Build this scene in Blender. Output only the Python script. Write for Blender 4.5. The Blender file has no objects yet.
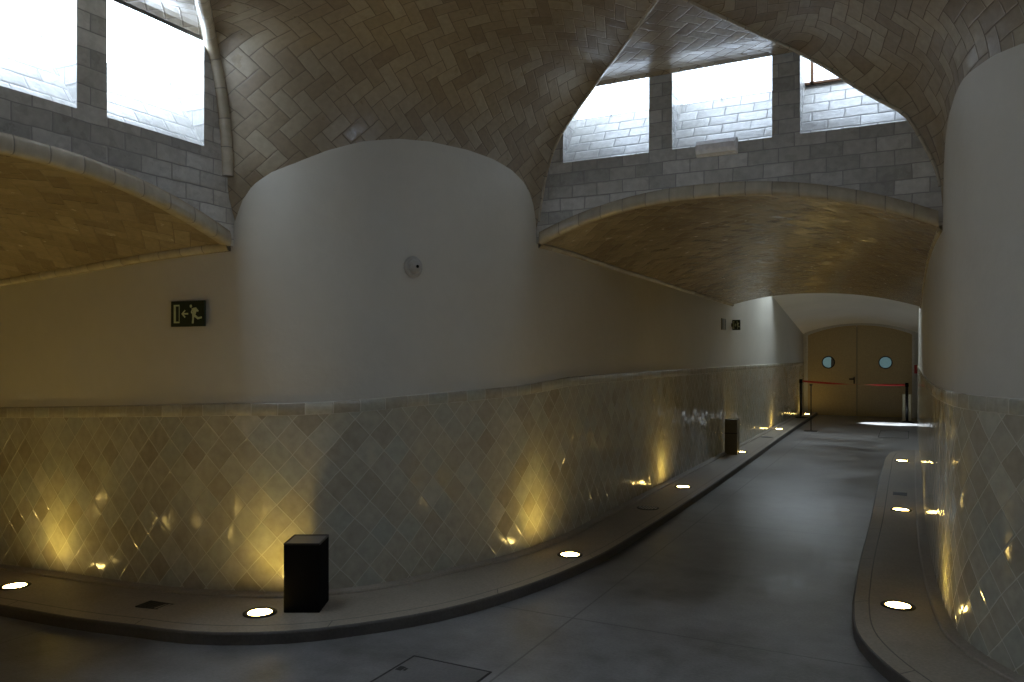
import bpy, bmesh, math, random
from mathutils import Vector, Matrix
random.seed(7)
sc = bpy.context.scene
COL = sc.collection
PI = math.pi

# ------------------------------------------------------------------ camera
TH = math.radians(27.15)
cam_data = bpy.data.cameras.new('camera')
cam_data.sensor_width = 36.0
cam_data.lens = 36.0 * 780.0 / 1024.0
cam_data.shift_y = 15.0 / 1024.0
cam_data.clip_start = 0.02
cam = bpy.data.objects.new('camera', cam_data)
COL.objects.link(cam)
cam.location = (0, 0, 1.6)
cam.rotation_euler = (PI / 2, 0, TH)
sc.camera = cam

# ------------------------------------------------------------------ world, exposure
world = bpy.data.worlds.new('world')
sc.world = world
world.use_nodes = True
wn = world.node_tree.nodes
wn['Background'].inputs[0].default_value = (0.55, 0.72, 1.0, 1)
wn['Background'].inputs[1].default_value = 0.05
sc.view_settings.view_transform = 'Standard'
sc.view_settings.look = 'None'
sc.view_settings.exposure = 0.14
sc.view_settings.gamma = 1.0
sc.view_settings.use_curve_mapping = False
sc.cycles.use_denoising = True
sc.cycles.max_bounces = 10
sc.cycles.diffuse_bounces = 6
sc.cycles.glossy_bounces = 5
sc.cycles.sample_clamp_indirect = 6.0
sc.cycles.caustics_reflective = True
SKY = 9.0          # brightness of the daylight behind the skylight panes
SKYCOL = (0.69, 0.82, 1.0)
LAMP = 52.0         # brightness of the lenses of the floor lamps
SPOT = 5.2          # watts of each floor lamp's beam


def sun_patch():
    # daylight falling through the side passage at the far end
    l = bpy.data.lights.new('passage_daylight', 'SPOT')
    l.energy = 7500
    l.spot_size = math.radians(15.5)
    l.spot_blend = 0.25
    l.shadow_soft_size = 0.03
    l.color = (0.8, 0.9, 1.0)
    o = bpy.data.objects.new('passage_daylight', l)
    COL.objects.link(o)
    o.location = (2.3, 20.4, 2.3)
    d = Vector((-0.32, 20.4, 0)) - Vector(o.location)
    o.rotation_euler = d.to_track_quat('-Z', 'Y').to_euler()
    o.scale = (1, 1, 1)


sun_patch()


# ------------------------------------------------------------------ node helpers
class NT:
    def __init__(self, name):
        self.m = bpy.data.materials.new(name)
        self.m.use_nodes = True
        self.t = self.m.node_tree
        self.b = self.t.nodes['Principled BSDF']

    def n(self, typ, **kw):
        nd = self.t.nodes.new(typ)
        for k, v in kw.items():
            setattr(nd, k, v)
        return nd

    def lk(self, a, b):
        self.t.links.new(a, b)

    def put(self, sock, v):
        if isinstance(v, (int, float)):
            sock.default_value = v
        elif isinstance(v, (tuple, list)):
            sock.default_value = v
        else:
            self.lk(v, sock)

    def math(self, op, a, b=0.0, c=None):
        nd = self.n('ShaderNodeMath', operation=op)
        self.put(nd.inputs[0], a)
        self.put(nd.inputs[1], b)
        if c is not None:
            self.put(nd.inputs[2], c)
        return nd.outputs[0]

    def vmath(self, op, a, b=None):
        nd = self.n('ShaderNodeVectorMath', operation=op)
        self.put(nd.inputs[0], a)
        if b is not None:
            self.put(nd.inputs[1], b)
        return nd.outputs[0]

    def mix(self, fac, a, b):
        nd = self.n('ShaderNodeMix', data_type='RGBA')
        self.put(nd.inputs[0], fac)
        self.put(nd.inputs[6], a)
        self.put(nd.inputs[7], b)
        return nd.outputs[2]

    def ramp(self, fac, stops):
        nd = self.n('ShaderNodeValToRGB')
        cr = nd.color_ramp
        while len(cr.elements) > 1:
            cr.elements.remove(cr.elements[-1])
        for i, (p, c) in enumerate(stops):
            e = cr.elements[0] if i == 0 else cr.elements.new(p)
            e.position = p
            e.color = c if len(c) == 4 else (*c, 1)
        self.put(nd.inputs[0], fac)
        return nd.outputs[0]

    def noise(self, vec, scale, detail=3, rough=0.55):
        nd = self.n('ShaderNodeTexNoise')
        nd.inputs['Scale'].default_value = scale
        nd.inputs['Detail'].default_value = detail
        nd.inputs['Roughness'].default_value = rough
        if vec is not None:
            self.lk(vec, nd.inputs['Vector'])
        return nd

    def mapr(self, v, a, b, c, d):
        nd = self.n('ShaderNodeMapRange')
        self.put(nd.inputs[0], v)
        for i, q in enumerate((a, b, c, d)):
            nd.inputs[i + 1].default_value = q
        return nd.outputs[0]


def simple(name, col, rough=0.5, metal=0.0, emit=None, es=0.0, coat=0.0):
    k = NT(name)
    k.b.inputs['Base Color'].default_value = (*col, 1)
    k.b.inputs['Roughness'].default_value = rough
    k.b.inputs['Metallic'].default_value = metal
    k.b.inputs['Coat Weight'].default_value = coat
    if emit:
        k.b.inputs['Emission Color'].default_value = (*emit, 1)
        k.b.inputs['Emission Strength'].default_value = es
    # a slight procedural mottling so that nothing is perfectly flat
    tc = k.n('ShaderNodeTexCoord')
    nz = k.noise(tc.outputs['Object'], 35, 3)
    f = k.mapr(nz.outputs[0], 0.3, 0.7, 0.88, 1.08)
    mx = k.vmath('SCALE', (*col,))
    nd = mx.node
    k.lk(f, nd.inputs['Scale'])
    k.lk(mx, k.b.inputs['Base Color'])
    return k.m


def tile_material(name, kind, size, stops, grout, rough=(0.12, 0.3), tilt=0.02, rot=0.0,
                  ratio=2.0, gw=0.035, wave=0.15):
    """kind: 'grid' (square tiles), 'herring' (2:1 herringbone) or 'bond' (running bond)."""
    k = NT(name)
    uv = k.n('ShaderNodeUVMap').outputs[0]
    mp = k.n('ShaderNodeMapping')
    mp.inputs['Rotation'].default_value = (0, 0, rot)
    mp.inputs['Scale'].default_value = (1 / size, 1 / size, 1)
    k.lk(uv, mp.inputs[0])
    # the tiles were set by hand: joints wander a little
    wz = k.noise(mp.outputs[0], 0.6, 2)
    wv = k.vmath('SCALE', k.vmath('SUBTRACT', wz.outputs[1], (0.5, 0.5, 0.5)))
    wv.node.inputs['Scale'].default_value = 0.16
    vec = k.vmath('ADD', mp.outputs[0], wv)
    sp = k.n('ShaderNodeSeparateXYZ')
    k.lk(vec, sp.inputs[0])
    x, y = sp.outputs[0], sp.outputs[1]
    if kind == 'bond':
        row = k.math('FLOOR', y)
        odd = k.math('PINGPONG', row, 1.0)
        x = k.math('ADD', k.math('DIVIDE', x, ratio), k.math('MULTIPLY', odd, 0.5))
    i, j = k.math('FLOOR', x), k.math('FLOOR', y)
    fx, fy = k.math('SUBTRACT', x, i), k.math('SUBTRACT', y, j)
    if kind == 'herring':
        d = k.math('SUBTRACT', i, j)
        m = k.math('FLOORED_MODULO', d, 4.0)
        is0 = k.math('COMPARE', m, 0.0, 0.1)
        is1 = k.math('COMPARE', m, 1.0, 0.1)
        is2 = k.math('COMPARE', m, 2.0, 0.1)
        is3 = k.math('COMPARE', m, 3.0, 0.1)
        dl = k.math('ADD', fx, is1)
        dr = k.math('ADD', k.math('SUBTRACT', 1.0, fx), is0)
        db = k.math('ADD', fy, is2)
        dt = k.math('ADD', k.math('SUBTRACT', 1.0, fy), is3)
        i = k.math('SUBTRACT', i, is1)
        j = k.math('SUBTRACT', j, is2)
    else:
        sx = ratio if kind == 'bond' else 1.0
        dl = k.math('MULTIPLY', fx, sx)
        dr = k.math('MULTIPLY', k.math('SUBTRACT', 1.0, fx), sx)
        db = fy
        dt = k.math('SUBTRACT', 1.0, fy)
    e = k.math('MINIMUM', k.math('MINIMUM', dl, dr), k.math('MINIMUM', db, dt))
    cx = k.n('ShaderNodeCombineXYZ')
    k.lk(i, cx.inputs[0])
    k.lk(j, cx.inputs[1])
    wn_ = k.n('ShaderNodeTexWhiteNoise')
    k.lk(cx.outputs[0], wn_.inputs['Vector'])
    col = k.ramp(wn_.outputs['Value'], stops)
    # glaze mottling
    nz = k.noise(vec, 2.2, 4)
    f = k.mapr(nz.outputs[0], 0.3, 0.7, 0.86, 1.1)
    sc_ = k.vmath('SCALE', col)
    k.lk(f, sc_.node.inputs['Scale'])
    g = k.mapr(e, gw * 0.55, gw, 0.0, 1.0)
    k.lk(k.mix(g, (*grout, 1), sc_), k.b.inputs['Base Color'])
    nz2 = k.noise(vec, 0.9, 3)
    rg = k.mapr(nz2.outputs[0], 0.3, 0.7, rough[0], rough[1])
    k.lk(k.math('ADD', k.math('MULTIPLY', rg, g), k.math('MULTIPLY', k.math('SUBTRACT', 1.0, g), 0.75)),
         k.b.inputs['Roughness'])
    # every tile sits at a slightly different angle
    geo = k.n('ShaderNodeNewGeometry')
    rv = k.vmath('SCALE', k.vmath('SUBTRACT', wn_.outputs['Color'], (0.5, 0.5, 0.5)))
    rv.node.inputs['Scale'].default_value = tilt * 2
    hsum = k.math('ADD', k.math('MULTIPLY', k.mapr(e, 0.0, gw * 2.4, 0.0, 1.0), 0.0016),
                  k.math('MULTIPLY', k.noise(vec, 1.6, 2).outputs[0], 0.0016 * wave / 0.15))
    bp = k.n('ShaderNodeBump')
    bp.inputs['Strength'].default_value = 1.0
    bp.inputs['Distance'].default_value = 1.0
    k.lk(hsum, bp.inputs['Height'])
    k.lk(k.vmath('NORMALIZE', k.vmath('ADD', bp.outputs[0], rv)), k.b.inputs['Normal'])
    k.b.inputs['Specular IOR Level'].default_value = 0.55
    return k.m


def plaster(name, col):
    k = NT(name)
    tc = k.n('ShaderNodeTexCoord').outputs['Object']
    a = k.noise(tc, 1.1, 5)
    b = k.noise(tc, 9, 4)
    f = k.math('ADD', k.mapr(a.outputs[0], 0.3, 0.7, -0.05, 0.04), k.mapr(b.outputs[0], 0.3, 0.7, 0.98, 1.015))
    s = k.vmath('SCALE', (*col,))
    k.lk(f, s.node.inputs['Scale'])
    k.lk(s, k.b.inputs['Base Color'])
    k.b.inputs['Roughness'].default_value = 0.55
    bp = k.n('ShaderNodeBump')
    bp.inputs['Strength'].default_value = 0.25
    bp.inputs['Distance'].default_value = 0.01
    k.lk(k.noise(tc, 14, 3).outputs[0], bp.inputs['Height'])
    k.lk(bp.outputs[0], k.b.inputs['Normal'])
    return k.m


def concrete(name, ca, cb, rough, stain=0.5, joints=False, kerb_line=False, bump=0.002):
    k = NT(name)
    tc = k.n('ShaderNodeTexCoord').outputs['Object']
    a = k.noise(tc, 0.8, 8, 0.58)
    a.inputs['Distortion'].default_value = 0.25
    b = k.noise(tc, 6, 5, 0.55)
    fine = k.noise(tc, 60, 3)
    f = k.math('ADD', k.math('MULTIPLY', a.outputs[0], 0.75), k.math('MULTIPLY', b.outputs[0], 0.25))
    col = k.ramp(f, [(0.36, ca), (0.47, tuple(p * 0.55 + q * 0.45 for p, q in zip(ca, cb))), (0.64, cb)])
    s = k.vmath('SCALE', col)
    k.lk(k.mapr(fine.outputs[0], 0.3, 0.7, 0.85, 1.12), s.node.inputs['Scale'])
    out = s
    sp = k.n('ShaderNodeSeparateXYZ')
    if joints:
        k.lk(tc, sp.inputs[0])
        lines = None
        for ax, sp_, off in ((0, 2.75, 0.35), (1, 3.1, 2.1)):
            v = k.math('FLOORED_MODULO', k.math('ADD', sp.outputs[ax], 40 + off), sp_)
            l = k.math('LESS_THAN', v, 0.012)
            lines = l if lines is None else k.math('MAXIMUM', lines, l)
        out = k.mix(k.math('MULTIPLY', lines, 0.6), out, (0.03, 0.03, 0.03, 1))
    if kerb_line:
        uv = k.n('ShaderNodeUVMap').outputs[0]
        k.lk(uv, sp.inputs[0])
        v = k.math('ABSOLUTE', k.math('SUBTRACT', sp.outputs[1], 0.115))
        l = k.math('LESS_THAN', v, 0.0045)
        w = k.math('LESS_THAN', k.math('FLOORED_MODULO', sp.outputs[0], 1.15), 0.007)
        l = k.math('MAXIMUM', l, k.math('MULTIPLY', w, k.math('LESS_THAN', sp.outputs[1], 0.115)))
        out = k.mix(k.math('MULTIPLY', l, 0.75), out, (0.03, 0.027, 0.024, 1))
    k.lk(out, k.b.inputs['Base Color'])
    k.lk(k.mapr(f, 0.35, 0.65, rough[0], rough[1]), k.b.inputs['Roughness'])
    bp = k.n('ShaderNodeBump')
    bp.inputs['Strength'].default_value = 0.6
    bp.inputs['Distance'].default_value = bump
    k.lk(k.math('ADD', fine.outputs[0], b.outputs[0]), bp.inputs['Height'])
    k.lk(bp.outputs[0], k.b.inputs['Normal'])
    return k.m


TILE = [(0.0, (0.35, 0.315, 0.245)), (0.14, (0.39, 0.36, 0.285)), (0.5, (0.43, 0.40, 0.32)),
        (0.8, (0.385, 0.385, 0.325)), (1.0, (0.475, 0.45, 0.37))]
HERR = [(0.0, (0.23, 0.18, 0.12)), (0.3, (0.29, 0.235, 0.16)), (0.7, (0.325, 0.27, 0.19)), (1.0, (0.37, 0.315, 0.225))]
BRK = [(0.0, (0.36, 0.35, 0.33)), (0.4, (0.50, 0.49, 0.46)), (0.8, (0.56, 0.55, 0.52)), (1.0, (0.64, 0.63, 0.60))]
M = {}
M['diamond'] = tile_material('glazed diamond tiles', 'grid', 0.152, TILE, (0.50, 0.47, 0.39), (0.06, 0.17),
                             tilt=0.03, rot=PI / 4, gw=0.022)
M['band'] = tile_material('glazed band tiles', 'bond', 0.078, TILE, (0.5, 0.46, 0.38), (0.12, 0.25), tilt=0.015,
                          ratio=2.2, gw=0.04)
M['herring'] = tile_material('herringbone tiles', 'herring', 0.088, HERR, (0.15, 0.115, 0.08), (0.26, 0.45),
                             tilt=0.03, rot=PI / 4, gw=0.035)
M['herring_right'] = tile_material('herringbone tiles on the right', 'herring', 0.092, HERR, (0.15, 0.115, 0.08),
                                   (0.3, 0.5), tilt=0.03, rot=math.radians(8), gw=0.035)
M['vault'] = tile_material('vault tiles', 'herring', 0.098, HERR, (0.17, 0.13, 0.08), (0.12, 0.28), tilt=0.03,
                           rot=PI / 4, gw=0.04)
M['brick'] = tile_material('glazed wall bricks', 'bond', 0.098, BRK, (0.31, 0.305, 0.30), (0.2, 0.38), tilt=0.02,
                           ratio=2.1, gw=0.045)
M['nosing'] = tile_material('glazed nosing tiles', 'bond', 0.14, [(0.0, (0.42, 0.37, 0.28)), (1.0, (0.56, 0.51, 0.41))], (0.22, 0.2, 0.17), (0.10, 0.2), tilt=0.015,
                            ratio=1.3, gw=0.03)
M['plaster'] = plaster('white plaster', (0.56, 0.535, 0.47))
M['plaster_grey'] = plaster('pale plaster', (0.76, 0.75, 0.71))
M['floor'] = concrete('polished concrete', (0.045, 0.041, 0.037), (0.245, 0.24, 0.235), (0.28, 0.46), joints=True)
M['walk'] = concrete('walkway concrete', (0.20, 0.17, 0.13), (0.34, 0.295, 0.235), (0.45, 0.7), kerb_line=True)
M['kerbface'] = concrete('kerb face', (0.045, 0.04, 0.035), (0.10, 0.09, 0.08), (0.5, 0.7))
for _w, _k in (('west', 1.35), ('front', 0.38), ('east', 0.9), ('south', 0.3)):
    M['pane_' + _w] = simple('frosted pane ' + _w, (0.8, 0.85, 0.9), 0.3, emit=SKYCOL, es=SKY * _k)
    M['roof_' + _w] = simple('roof pane ' + _w, (0.8, 0.85, 0.9), 0.3, emit=SKYCOL, es=SKY * _k * 2.6)
M['frame'] = simple('brown window frame', (0.30, 0.17, 0.10), 0.5)
M['black'] = simple('matt black', (0.003, 0.003, 0.0035), 0.85)
M['blackmetal'] = simple('black metal', (0.01, 0.01, 0.01), 0.35, 0.3)
M['steel'] = simple('brushed steel', (0.35, 0.34, 0.32), 0.35, 0.9)
M['darkgrey'] = simple('dark grey panel', (0.10, 0.10, 0.10), 0.28)
M['bronze'] = simple('bronze brown panel', (0.20, 0.17, 0.10), 0.4)
M['cream'] = simple('cream panel', (0.78, 0.72, 0.5), 0.45)
M['door'] = simple('cream painted door', (0.40, 0.30, 0.14), 0.4)
M['stone'] = simple('pale stone', (0.5, 0.47, 0.40), 0.6)
M['red'] = simple('red webbing', (0.55, 0.03, 0.02), 0.6)
M['redbox'] = simple('red casing', (0.35, 0.02, 0.02), 0.4)
M['white'] = simple('white plastic', (0.88, 0.88, 0.9), 0.35)
M['offwhite'] = simple('off white plastic', (0.36, 0.35, 0.32), 0.4)
M['signgreen'] = simple('dark green sign', (0.004, 0.018, 0.012), 0.4)
M['signpale'] = simple('pale green print', (0.55, 0.62, 0.38), 0.5)
M['lens'] = simple('lit lamp lens', (0.9, 0.85, 0.7), 0.3, emit=(1.0, 0.70, 0.20), es=LAMP)
M['portglass'] = simple('porthole glass', (0.2, 0.3, 0.32), 0.15, emit=(0.40, 0.74, 0.80), es=0.13)
M['iron'] = simple('cast iron', (0.012, 0.011, 0.01), 0.6, 0.2)
M['cover'] = concrete('cover concrete', (0.09, 0.085, 0.08), (0.19, 0.185, 0.18), (0.4, 0.6))


M['black'].node_tree.nodes['Principled BSDF'].inputs['Specular IOR Level'].default_value = 0.08


# ------------------------------------------------------------------ mesh helpers
def ob(name, me_or_bm, mat, parent=None, smooth=False):
    if isinstance(me_or_bm, bmesh.types.BMesh):
        me = bpy.data.meshes.new(name)
        me_or_bm.to_mesh(me)
        me_or_bm.free()
    else:
        me = me_or_bm
    if isinstance(mat, (list, tuple)):
        for q in mat:
            me.materials.append(q)
    else:
        me.materials.append(mat)
    if smooth:
        for p in me.polygons:
            p.use_smooth = True
    o = bpy.data.objects.new(name, me)
    COL.objects.link(o)
    if parent:
        o.parent = parent
    return o


def struct(name, bm, mat, smooth=False):
    o = ob(name, bm, mat, None, smooth)
    o['kind'] = 'structure'
    return o


def empty(name, loc, rz=0, label=None, cat=None, group=None, kind=None):
    o = bpy.data.objects.new(name, None)
    o.empty_display_size = 0.1
    COL.objects.link(o)
    o.location = loc
    o.rotation_euler = (0, 0, rz)
    if label:
        o['label'] = label
        o['category'] = cat
    if group:
        o['group'] = group
    if kind:
        o['kind'] = kind
    return o


def grid(bm, P, UV=None, mi=0, flip=False):
    """P: rows of points; optional rows of uv."""
    uvl = bm.loops.layers.uv.verify()
    V = [[bm.verts.new(p) for p in row] for row in P]
    for a in range(len(V) - 1):
        for b in range(len(V[0]) - 1):
            idx = [(a, b), (a, b + 1), (a + 1, b + 1), (a + 1, b)]
            if flip:
                idx.reverse()
            vs = [V[i][j] for i, j in idx]
            pts = {tuple(round(c, 6) for c in v.co) for v in vs}
            if len(pts) < 3:
                continue
            try:
                f = bm.faces.new(vs)
            except ValueError:
                continue
            f.material_index = mi
            if UV:
                for l, (i, j) in zip(f.loops, idx):
                    l[uvl].uv = UV[i][j]
    return V


def box(bm, x0, x1, y0, y1, z0, z1, bev=0.0, mi=0):
    vs = [bm.verts.new((x, y, z)) for z in (z0, z1) for x, y in ((x0, y0), (x1, y0), (x1, y1), (x0, y1))]
    fs = []
    for q in ((3, 2, 1, 0), (4, 5, 6, 7), (0, 1, 5, 4), (1, 2, 6, 5), (2, 3, 7, 6), (3, 0, 4, 7)):
        f = bm.faces.new([vs[i] for i in q])
        f.material_index = mi
        fs.append(f)
    if bev:
        es = list({e for f in fs for e in f.edges})
        bmesh.ops.bevel(bm, geom=es, offset=bev, segments=2, affect='EDGES', profile=0.5)
    return bm


def lathe(bm, prof, n=32, cx=0, cy=0, axis='z', z0=0):
    rings = []
    for r, z in prof:
        ring = []
        for i in range(n):
            a = 2 * PI * i / n
            p = (cx + r * math.cos(a), cy + r * math.sin(a), z0 + z)
            ring.append(bm.verts.new(p))
        rings.append(ring)
    for a in range(len(rings) - 1):
        for i in range(n):
            bm.faces.new((rings[a][i], rings[a][(i + 1) % n], rings[a + 1][(i + 1) % n], rings[a + 1][i]))
    bm.faces.new(list(reversed(rings[0])))
    bm.faces.new(rings[-1])
    return bm


def prism(bm, pts, y0, y1):
    """polygon in the xz plane extruded along y"""
    a = [bm.verts.new((x, y0, z)) for x, z in pts]
    b = [bm.verts.new((x, y1, z)) for x, z in pts]
    bm.faces.new(a)
    bm.faces.new(list(reversed(b)))
    n = len(pts)
    for i in range(n):
        bm.faces.new((a[i], b[i], b[(i + 1) % n], a[(i + 1) % n]))
    bmesh.ops.recalc_face_normals(bm, faces=bm.faces)


def sweep(bm, pts, r, n=10, flat=1.0):
    """round bar following 3D points; uv in metres"""
    uvl = bm.loops.layers.uv.verify()
    pts = [Vector(p) for p in pts]
    s = 0
    rows, uvs = [], []
    prev = None
    for i, p in enumerate(pts):
        t = (pts[min(i + 1, len(pts) - 1)] - pts[max(i - 1, 0)]).normalized()
        if prev is None:
            ref = Vector((0, 0, 1)) if abs(t.z) < 0.9 else Vector((1, 0, 0))
            u = t.cross(ref).normalized()
        else:
            u = (prev - t * prev.dot(t)).normalized()
        prev = u
        w = t.cross(u)
        if i:
            s += (pts[i] - pts[i - 1]).length
        rows.append([p + u * (r * math.cos(2 * PI * k / n)) + w * (r * math.sin(2 * PI * k / n)) for k in range(n + 1)])
        uvs.append([(s, 0.14 * (k / n)) for k in range(n + 1)])
    V = grid(bm, rows, uvs)
    for ring in (V[0], V[-1]):
        try:
            bm.faces.new(ring[:-1])
        except ValueError:
            pass
    return bm


def catmull(P, m=10):
    out = []
    for i in range(len(P) - 1):
        p0, p1, p2, p3 = P[max(i - 1, 0)], P[i], P[i + 1], P[min(i + 2, len(P) - 1)]
        # centripetal-ish tension by chord
        L = math.dist(p1, p2)
        def tan(a, b, c):
            la, lb = math.dist(a, b) or 1e-6, math.dist(b, c) or 1e-6
            return [((b[k] - a[k]) / la * lb + (c[k] - b[k]) / lb * la) / (la + lb) for k in range(len(b))]
        t1 = tan(p0, p1, p2) if i > 0 else [(p2[k] - p1[k]) / L for k in range(len(p1))]
        t2 = tan(p1, p2, p3) if i < len(P) - 2 else [(p2[k] - p1[k]) / L for k in range(len(p1))]
        for q in range(m):
            t = q / m
            h1, h2 = 2 * t**3 - 3 * t**2 + 1, t**3 - 2 * t**2 + t
            h3, h4 = -2 * t**3 + 3 * t**2, t**3 - t**2
            out.append(tuple(h1 * p1[k] + h2 * t1[k] * L + h3 * p2[k] + h4 * t2[k] * L for k in range(len(p1))))
    out.append(tuple(P[-1]))
    return out


def resample(P, step=None, n=None):
    S = [0]
    for a, b in zip(P, P[1:]):
        S.append(S[-1] + math.dist(a, b))
    if n is None:
        n = max(2, int(S[-1] / step) + 1)
    out = []
    j = 0
    for i in range(n):
        d = S[-1] * i / (n - 1)
        while j < len(P) - 2 and S[j + 1] < d:
            j += 1
        t = (d - S[j]) / max(S[j + 1] - S[j], 1e-9)
        out.append(tuple(P[j][k] * (1 - t) + P[j + 1][k] * t for k in range(len(P[j]))))
    return out


def interp(tab, x):
    if x <= tab[0][0]:
        return tab[0][1]
    for (a, va), (b, vb) in zip(tab, tab[1:]):
        if x <= b:
            return va + (vb - va) * (x - a) / (b - a)
    return tab[-1][1]


def normals2(P, side=1):
    out = []
    for i in range(len(P)):
        a, b = P[max(i - 1, 0)], P[min(i + 1, len(P) - 1)]
        dx, dy = b[0] - a[0], b[1] - a[1]
        l = math.hypot(dx, dy) or 1
        out.append((side * dy / l, -side * dx / l))
    return out


def ramp(x):          # the left branch runs gently downhill
    return -0.04 * (-3.9 - x) if x < -3.9 else 0.0


# ------------------------------------------------------------------ plan of the crossing
XW, XE, YN, YS = -3.9, 1.37, 5.65, -1.25       # planes of the four skylight walls
CX0, CX1 = -2.65, 0.12                          # corridor walls
BY0, BY1 = 0.85, 3.57                           # branch walls
CXM, CYM = (CX0 + CX1) / 2, (BY0 + BY1) / 2

pathNW = catmull([(-12.0, 3.57), (-8, 3.57), (-5.2, 3.57), (-4.5, 3.575), (-4.08, 3.62), (-3.57, 3.80), (-3.22, 4.12),
                  (-2.95, 4.72), (-2.73, 5.35), (-2.65, 5.9), (-2.65, 7.0), (-2.65, 12), (-2.65, 22.65)], 14)
pathNE = catmull([(0.12, 19.5), (0.12, 12), (0.12, 8.6), (0.13, 7.0), (0.15, 6.2), (0.175, 5.65), (0.205, 5.2), (0.265, 4.8), (0.42, 4.46),
                  (0.66, 4.15), (0.98, 3.85), (1.37, 3.66), (1.9, 3.58), (2.6, 3.57), (5.0, 3.57)], 14)
mir = lambda P: [(x, 2 * CYM - y) for x, y in P]
pathSW = mir([p for p in pathNW if p[1] < 8.5])
pathSE = mir([p for p in pathNE if p[1] < 8.5])

# top of plaster over the rounded piers, as a fraction of the way from the branch wall to the corridor wall
ARCH = [(0, 2.47), (0.02, 2.60), (0.05, 2.70), (0.10, 2.78), (0.16, 2.84), (0.24, 2.93), (0.33, 3.01), (0.44, 3.07),
        (0.55, 3.10), (0.68, 3.10), (0.78, 3.075), (0.86, 3.03), (0.92, 2.965), (0.96, 2.88), (0.985, 2.76), (1, 2.53)]


def split_path(P, xw, yn):
    """returns index range of the pier between the branch plane and the corridor plane"""
    ia = min(range(len(P)), key=lambda i: abs(P[i][0] - xw) + (0 if abs(P[i][1] - CYM) < 2.2 else 9))
    ib = min(range(len(P)), key=lambda i: abs(P[i][1] - yn) + (0 if abs(P[i][0] - CXM) < 1.9 else 9))
    return ia, ib


def wains_z(x, y):
    far = max(0.0, abs(y - CYM) - 1.6)
    if x < CXM:
        t = interp([(0, 1.295), (0.6, 1.33), (1.6, 1.37), (2.4, 1.42), (9, 1.43)], far)
    else:
        t = 1.395
    return t


def vault_z_branch(x):      # springing height in the left branch
    return 2.31 - (0.06 * (XW - x) if x < XW else 0)


def corr_spring(y, left):
    t = min(max((abs(y - CYM) - 3.44) / 8.0, 0), 1)
    return (2.50 - 0.05 * t) if left else (2.43 - 0.10 * t)


def build_wall(name, P, xw, yn, side, arch=ARCH, extra_top=None):
    # side: sign that makes the normals point into the room
    ia, ib = split_path(P, xw, yn)
    lo, hi = min(ia, ib), max(ia, ib)
    # dense resample of the pier section keeps the arch round
    pier = resample(P[lo:hi + 1], n=90)
    seq = [(p, None) for p in resample(P[:lo + 1], step=0.25)[:-1]]
    for i, p in enumerate(pier):
        f = i / 89
        if ia > ib:
            f = 1 - f
        seq.append((p, f))
    seq += [(p, None) for p in resample(P[hi:], step=0.25)[1:]]
    pts = [p for p, _ in seq]
    nr = normals2(pts, side)
    s = 0
    top, rows, uvs, wr, wu, br, bu = [], [], [], [], [], [], []
    pts_pier = []
    for i, ((x, y), f) in enumerate(seq):
        if i:
            s += math.dist(pts[i - 1], pts[i])
        if f is not None:
            zt = interp(arch, f)
            if f in (0, 1):
                pass
        elif abs(x - CXM) > abs(xw - CXM) - 0.01 and abs(y - CYM) < 2.4:
            zt = vault_z_branch(x) + 0.01
        else:
            zt = corr_spring(y, x < CXM) + 0.01
            if extra_top:
                zt = extra_top(y, zt)
        w = wains_z(x, y) + ramp(x)
        r = ramp(x)
        nx, ny = nr[i]
        o = 0.014
        rows.append([(x, y, w - 0.02), (x, y, (w + zt) / 2), (x, y, zt)])
        uvs.append([(s, w), (s, (w + zt) / 2), (s, zt)])
        wr.append([(x + nx * o, y + ny * o, z) for z in (-0.02 + r, 0.4 + r, 0.9 + r, w - 0.078)])
        wu.append([(s * 1.1, z) for z in (-0.02, 0.4, 0.9, w - 0.078 - r)])
        br.append([(x + nx * o, y + ny * o, w - 0.078), (x + nx * (o + 0.004), y + ny * (o + 0.004), w - 0.070),
                   (x + nx * (o + 0.004), y + ny * (o + 0.004), w - 0.008), (x + nx * o, y + ny * o, w), (x, y, w + 0.002)])
        bu.append([(s, 0.0), (s, 0.008), (s, 0.066), (s, 0.076), (s, 0.078)])
        if f is not None:
            pts_pier.append(((x, y, zt), f))
    bm = bmesh.new()
    grid(bm, rows, uvs, 0)
    grid(bm, wr, wu, 1)
    grid(bm, br, bu, 2)
    struct(name, bm, [M['plaster'], M['diamond'], M['band']], smooth=True)
    if ia > ib:
        pts_pier.reverse()
    return pts_pier, seq


def far_top(y, zt):
    # beyond the first vault the plaster climbs into a skylight shaft, then follows the low far vault
    if y < 13.2:
        return zt
    if y < 17.3:
        return 4.3
    t = (y - 17.3) / (22.65 - 17.3)
    return 2.88 - 0.68 * t + 0.01


pierNW, seqNW = build_wall('wall_left', pathNW, XW, YN, 1, extra_top=far_top)
pierNE, seqNE = build_wall('wall_right', pathNE, XE, YN, 1, extra_top=far_top)
pierSW, _ = build_wall('wall_back_left', pathSW, XW, YS, -1)
pierSE, _ = build_wall('wall_back_right', pathSE, XE, YS, -1)


# ------------------------------------------------------------------ vaults
def wall_at(P, val, axis, ok):
    # the other plan coordinate of a wall path where its coordinate `axis` equals val
    best = min((p for p in P if ok(p)), key=lambda p: abs(p[axis] - val))
    for a, b in zip(P, P[1:]):
        if ok(a) and ok(b) and (a[axis] - val) * (b[axis] - val) <= 0 and a[axis] != b[axis]:
            t = (val - a[axis]) / (b[axis] - a[axis])
            return a[1 - axis] + (b[1 - axis] - a[1 - axis]) * t
    return best[1 - axis]


def left_x(y):
    return wall_at(pathNW, y, 1, lambda p: p[1] > 5)


def right_x(y):
    return wall_at(pathNE, y, 1, lambda p: p[1] > 5)


def branch_y(x):
    return wall_at(pathNW, x, 0, lambda p: p[0] < -3.7)


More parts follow.
